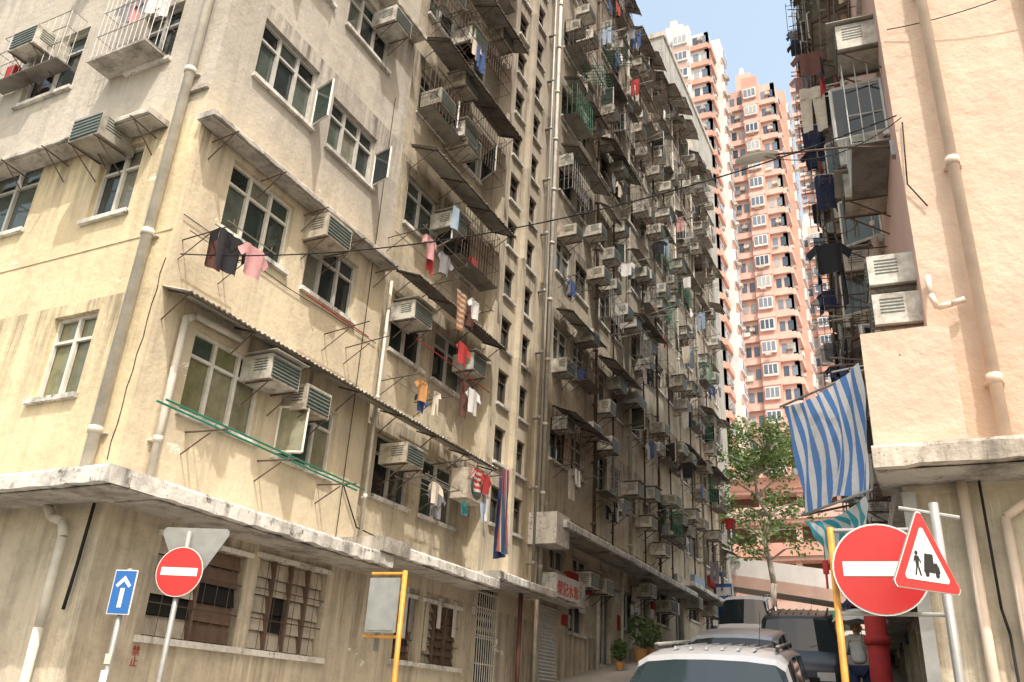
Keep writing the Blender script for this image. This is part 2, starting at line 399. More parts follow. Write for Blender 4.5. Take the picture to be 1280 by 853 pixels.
for h in gfA+gfB:
    for i in range(1,7):
        uu=h[0]+(h[1]-h[0])*i/7; W.bar((uu,-.02,h[2]),(uu,-.02,h[3]),.006,'rust')
    for i in (1,2): zz=h[2]+(h[3]-h[2])*i/3; W.bar((h[0],-.018,zz),(h[1],-.018,zz),.008,'rust')
W.quad([(16,-.15,1),(17,-.15,1),(17,-.15,4),(16,-.15,4)],'dark')
for i in range(11): W.bar((16+.1*i,-.05,1.7),(16+.1*i,-.05,3.95),.012,'frameW')
for z in (1.9,2.5,3.0,3.05,3.6,3.9): W.bar((16,-.05,z),(17,-.05,z),.015,'frameW')
for i in range(10):
    for z in (3.1,3.3,3.45): W.bar((16+.1*i,-.05,z),(16.1+.1*i,-.05,z+.15),.008,'frameW')
z=g(19.9)
while z<4.05: W.quad([(19.4,-.1,z),(20.4,-.1,z),(20.4,-.07,z+.045),(19.4,-.07,z+.045)],'frame'); W.quad([(19.4,-.07,z+.045),(20.4,-.07,z+.045),(20.4,-.1,z+.08),(19.4,-.1,z+.08)],'frame'); z+=.08
W.box((6.95,-13,-1),(39.28,-.3,TOP-.05),'wall_mid')
W.box((6.7,-13,TOP-.05),(39.3,.05,TOP),'canopy')
W.quad([(39.3,-13,-1),(39.3,0,-1),(39.3,0,TOP),(39.3,-13,TOP)],'wall_mid')
def slab(mb,u0,u1,z,d,t=.16,m='canopy_w',n=0): 
    k=max(2,int((u1-u0)/.12)); pr=None
    for i in range(k+1):
        u=u0+(u1-u0)*i/k; e=n+d+(R.uniform(-.016,.01) if 0<i<k else 0); c=R.uniform(0,.02) if 0<i<k else 0
        cur=[mb.P(u,n+.003,z+t),mb.P(u,e-.015,z+t),mb.P(u,e,z+t-.02-c),mb.P(u,e,z+c*1.2),mb.P(u,n+.003,z)]
        if pr:
            for a in range(4): mb.face([pr[a],pr[a+1],cur[a+1],cur[a]],m)
        else: mb.face(cur,m)
        pr=cur
    mb.face(pr,m)
    mb.box((u0+.02,n+d*.1,z-.02),(u1-.02,n+d*.85,z-.002),'canopy')
slab(W,6.702,11.5,3.62,.85,.2); slab(W,11.5,15.4,3.85,.8,.18); W.box((11.1,.01,3.826),(11.9,.89,4.06),'canopy')
slab(W,15.4,18.3,4.05,.8,.16); slab(W,18.7,31.2,5.75,.85,.18); slab(W,31.2,39.0,6.2,.7,.16); W.box((18.3,.01,5.3),(19.1,.75,6.05),'canopy_w')
slab(W,6.6,11.4,9.1,.34,.1,'canopy'); slab(W,6.6,11.4,14.7,.34,.1,'canopy')
for k in range(5):
    uu=6.95+k*1.05; A.bar((uu,0,8.95),(uu,.5,9.0),.014,'rust');A.bar((uu,0,8.65),(uu,.42,8.98),.012,'rust')
awning(A,6.72,15.6,6.5,.50,.16,'sheet2',.1,1.25)
awning(A,11.7,15.5,9.35,.6,.25,'sheet',.1,1.2); awning(A,11.7,15.5,12.3,.7,.3,'sheet2',.12,1.2); awning(A,11.7,15.5,15.2,.7,.3,'sheet',.1,1.2)
awning(A,12.4,15.5,18.0,.75,.3,'sheet2',.1,1.2); awning(A,11.7,15.5,20.8,.7,.3,'sheet',.1,1.2)
for k in range(2): A.bar((6.6,.55+.15*k,4.78),(10.7,.55+.15*k,4.70),.014,'green',6)
for uu in (7.6,9.0,10.4): A.bar((uu,0,4.75),(uu,.75,4.72),.014,'rust');A.bar((uu,0,4.45),(uu,.45,4.7),.012,'rust')
A.bar((9.1,.3,7.45),(10.8,.3,7.45),.012,'c_red',6); A.bar((12,.5,7.9),(15,.5,7.9),.012,'c_red',6)
for uu in (10.0,10.6): A.bar((uu,0,7.2),(uu,.9,7.3),.012,'rust'); A.bar((uu,0,6.9),(uu,.5,7.22),.01,'rust')
for (uu,zz) in ((8.75,5.78),(9.62,5.62),(9.42,8.52),(10.35,14.0),(8.1,14.1),(12.35,5.55),(12.2,8.3),(13.2,10.9),(12.35,13.5),(13.3,16.1),(13.5,13.2),(14.6,8.2),(12.3,16.6)):
    ac(T,uu,zz,R.uniform(.58,.66),R.uniform(.37,.43),R.uniform(.42,.5))
A.box((14.1,.25,5.4),(14.85,.62,6.0),'ac'); A.bar((14.47,.62,5.7),(14.47,.64,5.7),.22,'acg',16)
for k in range(9):
    z=FL[k]
    if k in (2,3,4,5):
        cage(A,13.4,15.1,z-.1,z+1.2,.45,.12)
    if k>=3: 
        cage(A,11.8,13.3,z-.15,z+.9,.4,.13)
        ac(T,R.uniform(12,15),z+1.2); ac(T,13.35+R.uniform(-.1,.1),z-.1)
    if k>=4: rack(A,L,12.0,13.5,z-.4,.9,2); 
rack(A,L,6.85,7.6,7.25,.9,0); cloth(L,6.75,.8,7.25,'u','shirt','c_black',1); cloth(L,7.15,.9,7.22,'u','shirt','c_pink',.8); cloth(L,6.8,.55,7.25,'u','towel','c_brown',.8)
for (uu,n,zz,k,m,s) in ((11.5,.8,9.85,'shirt','c_pink',.8),(11.75,.7,9.8,'pants','c_red',.7),(12.1,.8,9.8,'shirt','c_grey',.8),(12.7,.85,9.25,'towel','s_shirt',1.1),(13.3,.85,9.35,'shirt','c_white',.75),(13.55,.6,9.3,'towel','c_brown',.8),
   (11.75,.8,7.0,'shirt','c_orange',.7),(11.95,.7,6.8,'shirt','c_blue',.6),(12.3,.8,6.95,'pants','c_cream',.55),(12.7,.7,5.25,'shirt','c_grey',.9),(12.45,.85,5.3,'shirt','c_cream',.7),(13.9,.85,5.95,'shirt','s_red',.8),(14.2,.9,5.9,'shirt','c_red',.7),(14.4,.8,5.7,'pants','c_white',.8),(14.0,.6,5.3,'towel','c_teal',.5),(14.2,.9,5.3,'towel','c_lblue',.6),
   (12.2,.9,10.9,'towel','c_lblue',.9),(12.9,.9,8.2,'shirt','c_red',.8),(13.4,.7,7.6,'towel','c_brown',1),(13.6,.8,7.5,'shirt','c_white',.9)): cloth(L,uu,n,zz,'u',k,m,s)
for (a,b,z,d) in ((11.4,13.0,9.85,.85),(12.6,14.1,9.35,.9),(11.7,12.9,7.0,.85),(12.3,13.4,5.3,.85),(13.7,14.9,5.98,.95)): rack(A,L,a,b,z,d,0)
patch(L,(14.9,.95,6.2),'u',[(0,0),(.35,0),(.5,1.7),(-.05,1.7)],'s_curt',8,8,1,.03)
patch(L,(15.2,.75,6.1),'u',[(0,0),(.3,0),(.4,1.6),(.0,1.7)],'c_blue',6,8,2,.03)
for bi,b0 in enumerate(bays):
    for k,z in enumerate(FL):
        if k<1: continue
        if R.random()<.9: ac(T,b0+R.choice([.55,1.1])+R.uniform(-.1,.1),z+R.choice([-.46,.72,1.16])+R.uniform(-.1,.1),w=R.uniform(.5,.7),h=R.uniform(.34,.44),d=R.uniform(.35,.55))
        if R.random()<.85: ac(T,b0+R.choice([2.0,2.5,1.57])+R.uniform(-.1,.1),z+R.choice([-.46,.72,1.16])+R.uniform(-.1,.1),w=R.uniform(.5,.7),h=R.uniform(.34,.44),d=R.uniform(.35,.55))
        if R.random()<.35: ac(T,b0+3.0,z+R.uniform(-.3,1))
        r=R.random(); hi=k>=4
        if r<(.7 if hi else .35): awning(A,b0+.05+R.uniform(-.1,.2),b0+R.choice([1.6,3.0,3.15]),z+1.45+R.uniform(-.05,.15),R.uniform(.35,.7),R.uniform(.15,.3),R.choice(['sheet','sheet2','sheet2','canopy']),.2,1.0,corr=R.random()<.6)
        if R.random()<.5: cage(A,b0+.15,b0+1.5,z-.12,z+1.0,R.uniform(.3,.5),.16,R.choice(['rust','steel','rust','green']))
        if R.random()<.4: cage(A,b0+1.65,b0+2.85,z-.12,z+1.0,R.uniform(.3,.5),.16,R.choice(['rust','steel']))
        if R.random()<.6: rack(A,L,b0+R.uniform(0,.4),b0+R.uniform(1.2,1.8),z-R.uniform(.2,.5),R.uniform(.6,1.0),R.choice([0,1,2,3,4]))
        if R.random()<.45: poles(A,L,b0+R.uniform(1.6,2.8),z+R.uniform(-.5,.3),R.uniform(.8,1.3),3,R.choice([0,0,1,2]))
for uu in (24.2,): poles(A,L,uu,16,1.3,3,2)
for (a,z) in ((20.5,21.4),(22.6,24.0)): 
    for i in range(8): A.bar((a+.15*i,.0,z+.3),(a+.15*i,1.0,z),.014,'green')
    for nn in (.2,.6,1.0): A.bar((a,nn,z+.3-.3*nn),(a+1.1,nn,z+.3-.3*nn),.014,'green')
u=8.0
while u<39:
    w=R.uniform(1.0,2.6)
    awning(A,u,u+w,TOP-.3+R.uniform(-.4,.5),R.uniform(.6,1.0),R.uniform(.2,.45),R.choice(['sheet','sheet2','canopy']),.2,.9)
    if R.random()<.5: A.box((u,-1.2,TOP+.002),(u+w*.8,-.1,TOP+R.uniform(.6,1.5)),R.choice(['canopy','sheet']))
    if R.random()<.5: A.bar((u,.1,TOP),(u,.1,TOP+R.uniform(.8,2)),.02,'steel')
    u+=w+R.uniform(0,.3)
vpipe(PP,18.85,4.2,TOP,.06,.1); vpipe(PP,18.3,4.2,TOP,.035,.18,'steel'); vpipe(PP,11.62,4.2,9,.03,.05,'pipe'); vpipe(PP,7.12,3.85,6.2,.05,.1,'pipe')
PP.tube([(7.12,.1,6.15),(7.25,.1,6.28),(8.2,.1,6.30)],.05,'pipe')
for b0 in bays[1:]: vpipe(PP,b0-.12,6,TOP,R.uniform(.04,.06),.1,R.choice(['pipe','rust','sheet2'])); vpipe(PP,b0+1.58,6.1,TOP,.03,.06,'rust')
PP.tube([(11.0,.04,4.9),(11.5,.04,4.3),(12.2,.04,4.25),(13.0,.04,4.1)],.012,'dark',5)
PP.tube([(6.75,.03,7.6),(9,.03,7.55),(11.4,.03,7.62)],.008,'dark',4);PP.tube([(11.0,.03,12.9),(11.0,.03,4.0)],.008,'dark',4)
A.bar((24.3,.2,13.2),(24.3,1.3,13.3),.02,'steel')
for i in range(9): A.bar((23.95,.3+.12*i,13.25),(24.65,.3+.12*i,13.25),.008,'steel')
W.box((19.0,.002,4.15),(21.0,.45,4.75),'canopy_w')
for uu in (21.7,22.9): ac(T,uu,4.75,.6,.4,.45)
for uu,zz in ((26.9,5.2),(29.2,5.0),(33,5.6),(35.5,5.6),(28.6,6.8)): ac(T,uu,zz)
A.box((19.0,.46,4.2),(20.35,.49,4.72),'frameW')
for k in range(26):
    uu=R.uniform(20.6,38); zz=g(uu)+R.uniform(1.0,2.2)
    A.box((uu,-.075,zz),(uu+R.uniform(.15,.5),R.uniform(-.06,.03),zz+R.uniform(.2,.6)),R.choice(['frameW','c_white','frame','c_lblue','c_cream','c_red','steel','board']))
for k in range(7):
    uu=20.8+k*2.6; A.box((uu,-.07,g(uu)+2.35),(uu+1.6,.1,g(uu)+2.75),R.choice(['frameW','c_cream','c_lblue','sheet2','c_red']))
for k in range(9):
    uu=12+R.uniform(0,6); A.box((uu,.003,2.6+R.uniform(-.3,.9)),(uu+.12,.02,2.9+R.uniform(.6,.7)),R.choice(['frameW','steel','louver']))
PP.bar((17.35,.35,1.5),(17.35,.35,4.1),.05,'c_brown',10,True)
PP.tube([(22.9,.1,2.5),(22.9,.1,5.6)],.05,'pipe'); PP.tube([(24.95,.1,2.9),(24.95,.1,5.7)],.05,'pipe'); PP.tube([(18.75,.1,1.9),(18.75,.1,4.2)],.05,'pipe')
for i in range(3): W.box((14.2+.25*i,.003,1),(15.2,.75-.2*i,1.75+.12*i),'canopy_w')
ef=((0,6.7,0),(1,0,0),(0,-1,0))
for b in (W,D,A,T,L,PP): b.frame(*ef)
he=[]
for k,z in enumerate(FL):
    he+=[(-10.6,-9.7,z+.1,z+1.32)]
    if k>=1: he+=[(-13.45,-12.05,z+.3,z+1.65)]
    else: he+=[(-14.6,-13.2,z+.1,z+1.3)]
    he+=[(-17,-15.6,z+.1,z+1.3)]
holewall(W,-21.6,-8.6,4.0,TOP,he,'wall_end'); holewall(W,-21.6,-8.6,-1,4.0,[],'gf')
for i,h in enumerate(he): window(W,*h[:4],nc=2,fm='frameW' if i<4 else 'frame',gm='curtain' if i<3 else 'glass',openp=1 if i>8 and R.random()<.4 else 0)
slab(W,-21.6,-7.75,3.62,.75,.2)
slab(W,-21.6,-9.3,9.25,.38,.1,'canopy')
for k in range(6):
    uu=-9.5-k*.95; A.bar((uu,0,9.1),(uu,.5,9.15),.014,'rust');A.bar((uu,0,8.8),(uu,.42,9.13),.012,'rust')
W.box((-9.2,.003,9.75),(-8.62,.06,9.82),'canopy')
ac(T,-10.35,9.0-.05,.66,.42,.55); ac(T,-12.9,11.6,.66,.42,.55); ac(T,-10.2,14.2)
vpipe(PP,-8.98,3.85,TOP,.07,.12,'pipe',2.8)
W.box((-14.2,.004,7.35),(-8.65,.012,7.38),'wall_end')
PP.tube([(-9.05,.12,2.2),(-9.05,.12,3.2),(-9.12,.12,3.38),(-9.35,.12,3.45),(-9.5,.1,3.6)],.055,'pipe'); PP.tube([(-9.05,.12,0),(-9.05,.12,2.2)],.055,'pipe')
PP.tube([(-8.75,.05,3.6),(-8.78,.05,2.9),(-8.82,.05,2.4)],.02,'dark')
pts=[(-8.64,.006,6.9)]; 
for i in range(12): pts.append((-8.66-.012*i+R.uniform(-.02,.02),.006,6.9-.23*(i+1)))
PP.tube(pts,.007,'dark',4)
cage(A,-11.05,-9.75,10.75,12.3,.4,.11,'steel'); A.box((-11.05,.01,10.7),(-9.75,.45,10.75),'canopy')
for k in range(5): cloth(L,-10.9+k*.22,.25,12.1,'u',R.choice(['shirt','towel']),R.choice(['c_white','c_pink','c_grey','c_cream']),.9)
cage(A,-14,-12.2,11.35,12.4,.3,.2,'steel')
W.finish('walls_and_windows',LB);A.finish('awnings_cages_and_racks',LB);T.finish('air_conditioners',LB);L.finish('hanging_laundry',LB);PP.finish('drain_pipes',LB)

# ================================================================== RIGHT BUILDING
RB=empty('apartment_building')
W=MB();A=MB();T=MB();L=MB();PP=MB()
ef=((0,8.4,0),(1,0,0),(0,-1,0))
def setf(f):
    for b in (W,A,T,L,PP): b.frame(*f)
setf(ef)
W.quad([(.27,0,3.9),(14,0,3.9),(14,0,33),(.27,0,33)],'pinkwall')
W.quad([(-.15,.08,-.5),(14,.08,-.5),(14,.08,3.75),(-.15,.08,3.75)],'gf')
slab(W,-.34,14,3.70,.72,.2,'pinkedge'); W.box((-.34,-.4,3.72),(14,-.002,3.89),'pinkedge')
W.box((-.33,-1.2,3.905),(.43,.40,5.1),'pinkwall')
W.box((.431,.003,3.905),(14,.25,3.97),'pinkedge')
vpipe(PP,.74,3.97,33,.055,.12,'pipep',2.4)
vpipe(PP,1.75,7.8,33,.05,.1,'pipep',2.1)
PP.tube([(.34,.06,5.78),(.34,.12,5.55),(.38,.12,5.40),(.5,.12,5.42),(.62,.10,5.46)],.03,'pipep')
PP.tube([(.33,.16,3.7),(.33,.16,.6)],.045,'pipep'); PP.tube([(.62,.16,.6),(.62,.16,3.35),(.8,.16,3.48),(2.5,.16,3.5)],.04,'pipep');PP.tube([(.47,.14,3.7),(.47,.14,2.6),(.5,.14,2.4),(.5,.14,.6)],.012,'dark',6)
PP.tube([(.35,.03,7.7),(.3,.04,6.9),(.45,.03,6.6)],.008,'dark',5)
PP.tube([(.9,.1,1.0),(.9,.1,3.3)],.02,'frame',6); W.box((.95,.081,2.3),(1.25,.2,2.75),'frameW')
W.box((-.16,.1,.3),(-.05,.2,3.6),'steel')
ns=Vector((-.0912,1,0)).normalized()
rf=((.27,8.4,0),(ns.x,ns.y,0),(-ns.y,ns.x,0)); setf(rf)
LEN=23.5
hr=[]
for k,z in enumerate([5.2+2.8*i for i in range(10)]):
    u=.5
    while u<LEN-2: hr+=[(u,u+1.2,z,z+1.15)]; u+=2.4
holewall(W,0,LEN,3.9,33,hr,'tw_pinkl')
W.quad([(0.02,-.42,-.5),(LEN,-.42,-.5),(LEN,-.42,3.9),(0.02,-.42,3.9)],'gf')
W.box((.0,-.41,3.7),(LEN,.45,3.88),'pinkedge')
W.quad([(LEN,0,0),(LEN,-12,0),(LEN,-12,33),(LEN,0,33)],'tw_pinkl'); W.quad([(0,0,33),(LEN,0,33),(LEN,-12,33),(0,-12,33)],'canopy')
for h in hr: window(W,*h[:4],nc=2,fm=R.choice(['frame','frameW','frameD']),openp=R.choice([0,1,1]))
for h in hr:
    a,b,c,d=h; near=a<1
    if R.random()<.85 and not near: ac(T,a+R.uniform(0,1),c+R.choice([-.48,.7,1.2]),R.uniform(.5,.64),.4,R.uniform(.35,.55))
    if R.random()<.7: ac(T,b+.4+R.uniform(0,.4),c+R.uniform(-.4,1),.6,.4,R.uniform(.35,.5))
    if R.random()<.5: awning(A,a-.2,b+.2,d+.3,R.uniform(.35,.7),.25,R.choice(['sheet','sheet2']),.2,1.0)
    if R.random()<.8: cage(A,a,b,c-.1,d,.42,.12,R.choice(['rust','steel','frame']))
    if R.random()<.8: rack(A,L,a-.2,b,c-.3,R.uniform(.6,.95),0 if near else R.choice([1,2,3]))
    if R.random()<.6: poles(A,L,a,c,R.uniform(.7,1.1),3,0 if near else R.choice([0,1,2]))
for (uu,zz) in ((.45,5.42),(.5,5.9)): ac(T,uu,zz,.55,.34,.45)
ac(T,.5,9.1,.55,.36,.45); ac(T,1.9,7.9,.55,.36,.5)
for (uu,zz,m,k,s) in ((2.2,7.6,'c_black','shirt',.8),(2.6,7.5,'c_black','towel',.8),(1.4,10.2,'c_brown','shirt',.7),(1.5,10.3,'c_navy','towel',.7),(1.7,10.2,'c_red','towel',.6),(3.2,6.6,'c_black','towel',.8)): cloth(L,uu,.6,zz,'n' if k=='shirt' else 'u',k,m,s)
for i in range(10):
    t=.628*i; A.bar((1.3,.62+.2*math.cos(t),7.0+.1),(1.3+.2*math.sin(t),.62+.2*math.cos(t),7.3),.006,'rust'); 
    A.bar((1.3+.2*math.sin(t),.62+.2*math.cos(t),7.3),(1.3+.2*math.sin(t+.628),.62+.2*math.cos(t+.628),7.3),.008,'rust')
for uu in (3,7,11): vpipe(PP,uu,4,33,.05,.1,'pipep')
u=.4
while u<LEN:
    W.box((u+1.9,-.41,0),(u+2.25,-.15,3.68),'gf')
    zg=g(8.4+u); W.box((u,-.40,min(3.5,zg+2.2)),(u+1.9,-.2,3.68),R.choice(['frameW','c_red','c_cream','c_blue']))
    z=zg
    while z<3: W.quad([(u,-.39,z),(u+1.9,-.39,z),(u+1.9,-.36,z+.05),(u,-.36,z+.05)],'frame'); z+=.08
    u+=2.25
W.finish('walls_and_windows',RB);A.finish('awnings_cages_and_racks',RB);T.finish('air_conditioners',RB);L.finish('hanging_laundry',RB);PP.finish('drain_pipes',RB)
mb=MB(); cx,cy=-.74,12.0
mb.bar((cx,cy,.8),(cx,cy,3.6),.13,'c_red',20,True); mb.bar((cx,cy,1.2),(cx,cy,1.35),.155,'c_red',20,True); mb.bar((cx,cy,2.62),(cx,cy,2.72),.155,'c_red',20,True); mb.finish('red_column')
mb=MB()
def sheet3(mb,p,mat,nx=24,ny=16,f=.035):
    ids={}
    P=[Vector(q) for q in p]; nr=(P[1]-P[0]).cross(P[3]-P[0]).normalized()
    for i in range(nx+1):
        for j in range(ny+1):
            a=i/nx;b=j/ny
            q=(P[0]*(1-a)+P[1]*a)*(1-b)+(P[3]*(1-a)+P[2]*a)*b
            q=q+nr*(f*math.sin(a*14+b*3)*b+.12*math.sin(b*3.1)*math.sin(a*3)+.015*math.sin(a*31+b*9)); q.z-=.08*math.sin(a*math.pi)*(1-b)+.04*math.sin(a*9)*b
            ids[i,j]=mb.P(*q)
    for i in range(nx):
        for j in range(ny):
            mb.face([ids[i,j],ids[i+1,j],ids[i+1,j+1],ids[i,j+1]],mat,[(i/nx,j/ny),((i+1)/nx,j/ny),((i+1)/nx,(j+1)/ny),(i/nx,(j+1)/ny)])
sheet3(mb,[(-1.29,9.5,4.97),(-.37,8.05,4.83),(-.40,8.05,3.62),(-1.165,9.5,3.75)],'s_awn')
sheet3(mb,[(-1.18,9.5,3.66),(-.45,8.1,3.56),(-.55,8.2,3.15),(-1.0,9.5,3.30)],'s_awn2')
mb.bar((-1.33,9.5,4.98),(.0,8.0,4.85),.014,'steel',6);mb.bar((-1.2,9.5,3.72),(-.4,8.05,3.6),.014,'steel',6)
mb.bar((-1.2,9.5,3.72),(-.3,9.6,3.9),.014,'rust',6); mb.bar((-1.3,9.5,4.97),(-.2,9.7,5.0),.014,'rust',6)
mb.finish('striped_awning',smooth=True)
mb=MB(); mb.bar((-.95,9.0,3.3),(-.95,9.0,3.15),.004,'dark'); mb.bar((-.95,9,3.15),(-.95,9,3.02),.03,'c_red',8); mb.bar((-.95,9,3.02),(-.95,9,2.88),.012,'c_red',6); mb.finish('red_pendant')

# ================================================================== street lamp
mb=MB()
mb.tube([(.27,8.7,7.62),(-.22,8.7,7.76),(-1.05,8.7,7.88)],.014,'rust',8); mb.box((.2,8.65,7.5),(.29,8.75,7.7),'steel')
sec=[(-1.0,.03,.03,7.88),(-1.08,.07,.05,7.885),(-1.2,.10,.06,7.89),(-1.36,.105,.06,7.89),(-1.47,.07,.04,7.885),(-1.51,.02,.02,7.88)]
pr=None
for x,ry,rz,zc in sec:
    cur=[mb.P(x,8.7+ry*math.cos(t),zc+rz*math.sin(t)*(1 if math.sin(t)>0 else .35)) for t in [2*math.pi*k/14 for k in range(14)]]
    if pr:
        for k in range(14): mb.face([pr[k],pr[(k+1)%14],cur[(k+1)%14],cur[k]],'frameW' if k>=7 else 'rust'); mb.sm.add(len(mb.f)-1)
    pr=cur
mb.face(pr,'steel')
mb.finish('street_lamp')
def cable(name,a,b,sag,r=.009):
    mb=MB(); a=Vector(a);b=Vector(b); pts=[]
    for i in range(33):
        t=i/32; p=a.lerp(b,t); p.z-=sag*4*t*(1-t); pts.append(p)
    mb.tube(pts,r,'dark',5); mb.finish(name)
cable('overhead_cable',(-8.45,6.75,6.95),(.3,8.3,7.75),.55)
cable('overhead_cable',(.35,8.35,7.75),(-1.2,8.7,7.9),.25,.006)
cable('overhead_cable',(.35,8.35,9.0),(3.5,8.1,9.6),.3,.006)

# ================================================================== ground
def strip(name,xl,xr,ys,dz,m,side=None):
    mb=MB(); pr=None
    for y in ys:
        z=g(y)+dz; cur=[mb.P(xl(y),y,z),mb.P(xr(y),y,z)]
        if side: cur+= [mb.P(xl(y),y,z-side),mb.P(xr(y),y,z-side)]
        if pr:
            mb.face([pr[0],pr[1],cur[1],cur[0]],m)
            if side: mb.face([pr[0],cur[0],cur[2],pr[2]],'canopy'); mb.face([pr[1],cur[1],cur[3],pr[3]],'canopy')
        pr=cur
    return mb.finish(name)
YS=[-60,-20,0,5,10,14,18,21,24,30,34,39,45,52,60,75,90,300,600]
strip('ground',lambda y:-600,lambda y:600,YS,-.012,'pave')
kl=lambda y:-4.9-.075*max(0,min(y,50)); kr=lambda y:-.9-.0912*max(0,min(y-8,40))
YR=[-30,-20,0,5,8,10,14,18,21,24,30,34,39,45,50,60]
strip('road',lambda y:-30 if y<5 else kl(y)-.05 ,lambda y: 14 if y<5 else kr(y)+.05,[y for y in YR],0,'asphalt')
YP=[5,8,10,14,18,21,24,30,34,39,45,50]
strip('pavement',lambda y:-8.8,kl,YP,.12,'pave',.13); strip('pavement',kr,lambda y:14,YP,.12,'pave',.13)
for s,fn in ((.25,kl),(-.35,kr)):
    for o in (0,.12):
        strip('road_marking',lambda y:fn(y)+s+o,lambda y:fn(y)+s+o+.06,[y for y in YR if 5<=y<=45],.004,'c_orange')

# ================================================================== background towers
def tower(name,x0,x1,y0,depth,z0,z1,bays,fh=2.8,pier='tw_white',body='tw_white',band='tw_pink',sides=True,seed=1,stag=1.2):
    r=random.Random(seed); E=empty(name); W=MB(); A=MB()
    def face(O,U,Nn,width,bays):
        W.frame(O,U,Nn);A.frame(O,U,Nn)
        w=width/bays
        for b in range(bays):
            typ=b%2; n=stag if typ else 0
            a=b*w; c=a+w
            W.box((a,-.5,z0),(c,n,z1+(1.5 if typ else .4)),pier if typ==0 else body)
            z=z0+1
            while z<z1-2:
                if typ:
                    W.box((a+w*.1,n+.003,z+.7),(c-w*.1,n+.3,z+2.2),'tw_white')
                    W.box((a+w*.14,n+.301,z+.95),(c-w*.14,n+.32,z+2.05),'glassT')
                    for q in (.38,.62): W.box((a+w*q-.05,n+.321,z+.95),(a+w*q+.05,n+.34,z+2.05),'tw_white')
                    W.box((a,n+.004,z-.35),(c,n+.08,z+.25),band)
                    if r.random()<.5: A.box((a+w*.3,n+.36,z+.3),(a+w*.3+.6,n+.75,z+.68),'ac')
                else:
                    W.box((a+w*.12,n+.002,z+.9),(a+w*.42,n+.03,z+2.1),'glassT')
                    W.box((c-w*.42,n+.002,z+.9),(c-w*.12,n+.03,z+2.1),'glassT')
                    W.box((a,n+.003,z-.2),(c,n+.35,z+.55),band)
                    if r.random()<.5: A.box((a+w*.42,n+.01,z+1.2),(a+w*.42+.6,n+.45,z+1.6),'ac')
                    if r.random()<.3: A.box((a+w*.1,n+.36,z+.56),(a+w*.45,n+.5,z+R.uniform(.8,1.3)),R.choice(['c_lblue','c_white','c_grey']))
                z+=fh
    face((x0,y0,0),(1,0,0),(0,-1,0),x1-x0,bays)
    if sides: face((x1,y0,0),(0,1,0),(1,0,0),depth,max(2,int(depth/3)))
    W.frame((0,0,0),(1,0,0),(0,1,0))
    W.box((x0+.02,y0+.5,z0-3),(x1-.02,y0+depth,z1+.3),pier)
    W.box((x0+1,y0+1,z1+.3),((x0+x1)/2,y0+5,z1+4),pier); W.box((x0+1.5,y0+1.5,z1+4),((x0+x1)/2-1,y0+4,z1+5.5),'tw_white')
    W.finish('tower_walls',E);A.finish('air_conditioners',E)
tower('residential_tower',-24.0,-17.2,85,9,8,84,3,pier='tw_white',body='tw_white',band='tw_pink',seed=2,stag=.9)
tower('residential_tower',-16.4,-10.4,92,10,8,79,3,pier='tw_pinkl',body='tw_pink',band='tw_pinkl',seed=3,stag=.9)
tower('residential_tower',-12.0,4,132,12,8,112,7,pier='tw_pink',body='tw_pinkl',band='tw_pinkl',seed=4)
tower('residential_tower',-12.4,-6,118,10,8,70,3,pier='tw_white',body='tw_pinkl',band='tw_pink',seed=5)
tower('residential_tower',-44,-30,120,12,8,90,5,seed=6)
E=empty('grey_apartment_building'); W=MB(); W.frame((-11.5,0,0),(0,1,0),(1,0,0)); A=MB(); A.frame((-11.5,0,0),(0,1,0),(1,0,0))
hs=[]
for z in [7+2.8*k for k in range(12)]:
    for u in (43,46,49,52): hs+=[(u+.3,u+1.6,z,z+1.2)]
holewall(W,42.3,56,4,43.5,hs,'grey_tower')
for h in hs: window(W,*h[:4],nc=2)
W.box((42.32,-3.6,4),(55.98,-.2,43.45),'grey_tower'); W.box((42.2,-3.7,43.5),(56.1,.1,43.9),'canopy')
for h in hs:
    if R.random()<.7: ac(A,h[0]+.5,h[3]+.05)
    if R.random()<.5: awning(A,h[0]-.2,h[1]+.3,h[3]+.5,.8,.3,'sheet',.25,1.2)
W.frame((0,42.3,0),(1,0,0),(0,-1,0)); W.quad([(-15.1,.0,4),(-11.5,.0,4),(-11.5,.0,43.5),(-15.1,.0,43.5)],'grey_tower')
W.bar((-13,.1,6),(-13,.1,43),.08,'pipe',8); W.bar((-14,.1,6),(-14,.1,43),.06,'pipe',8)
W.finish('walls',E);A.finish('air_conditioners',E)

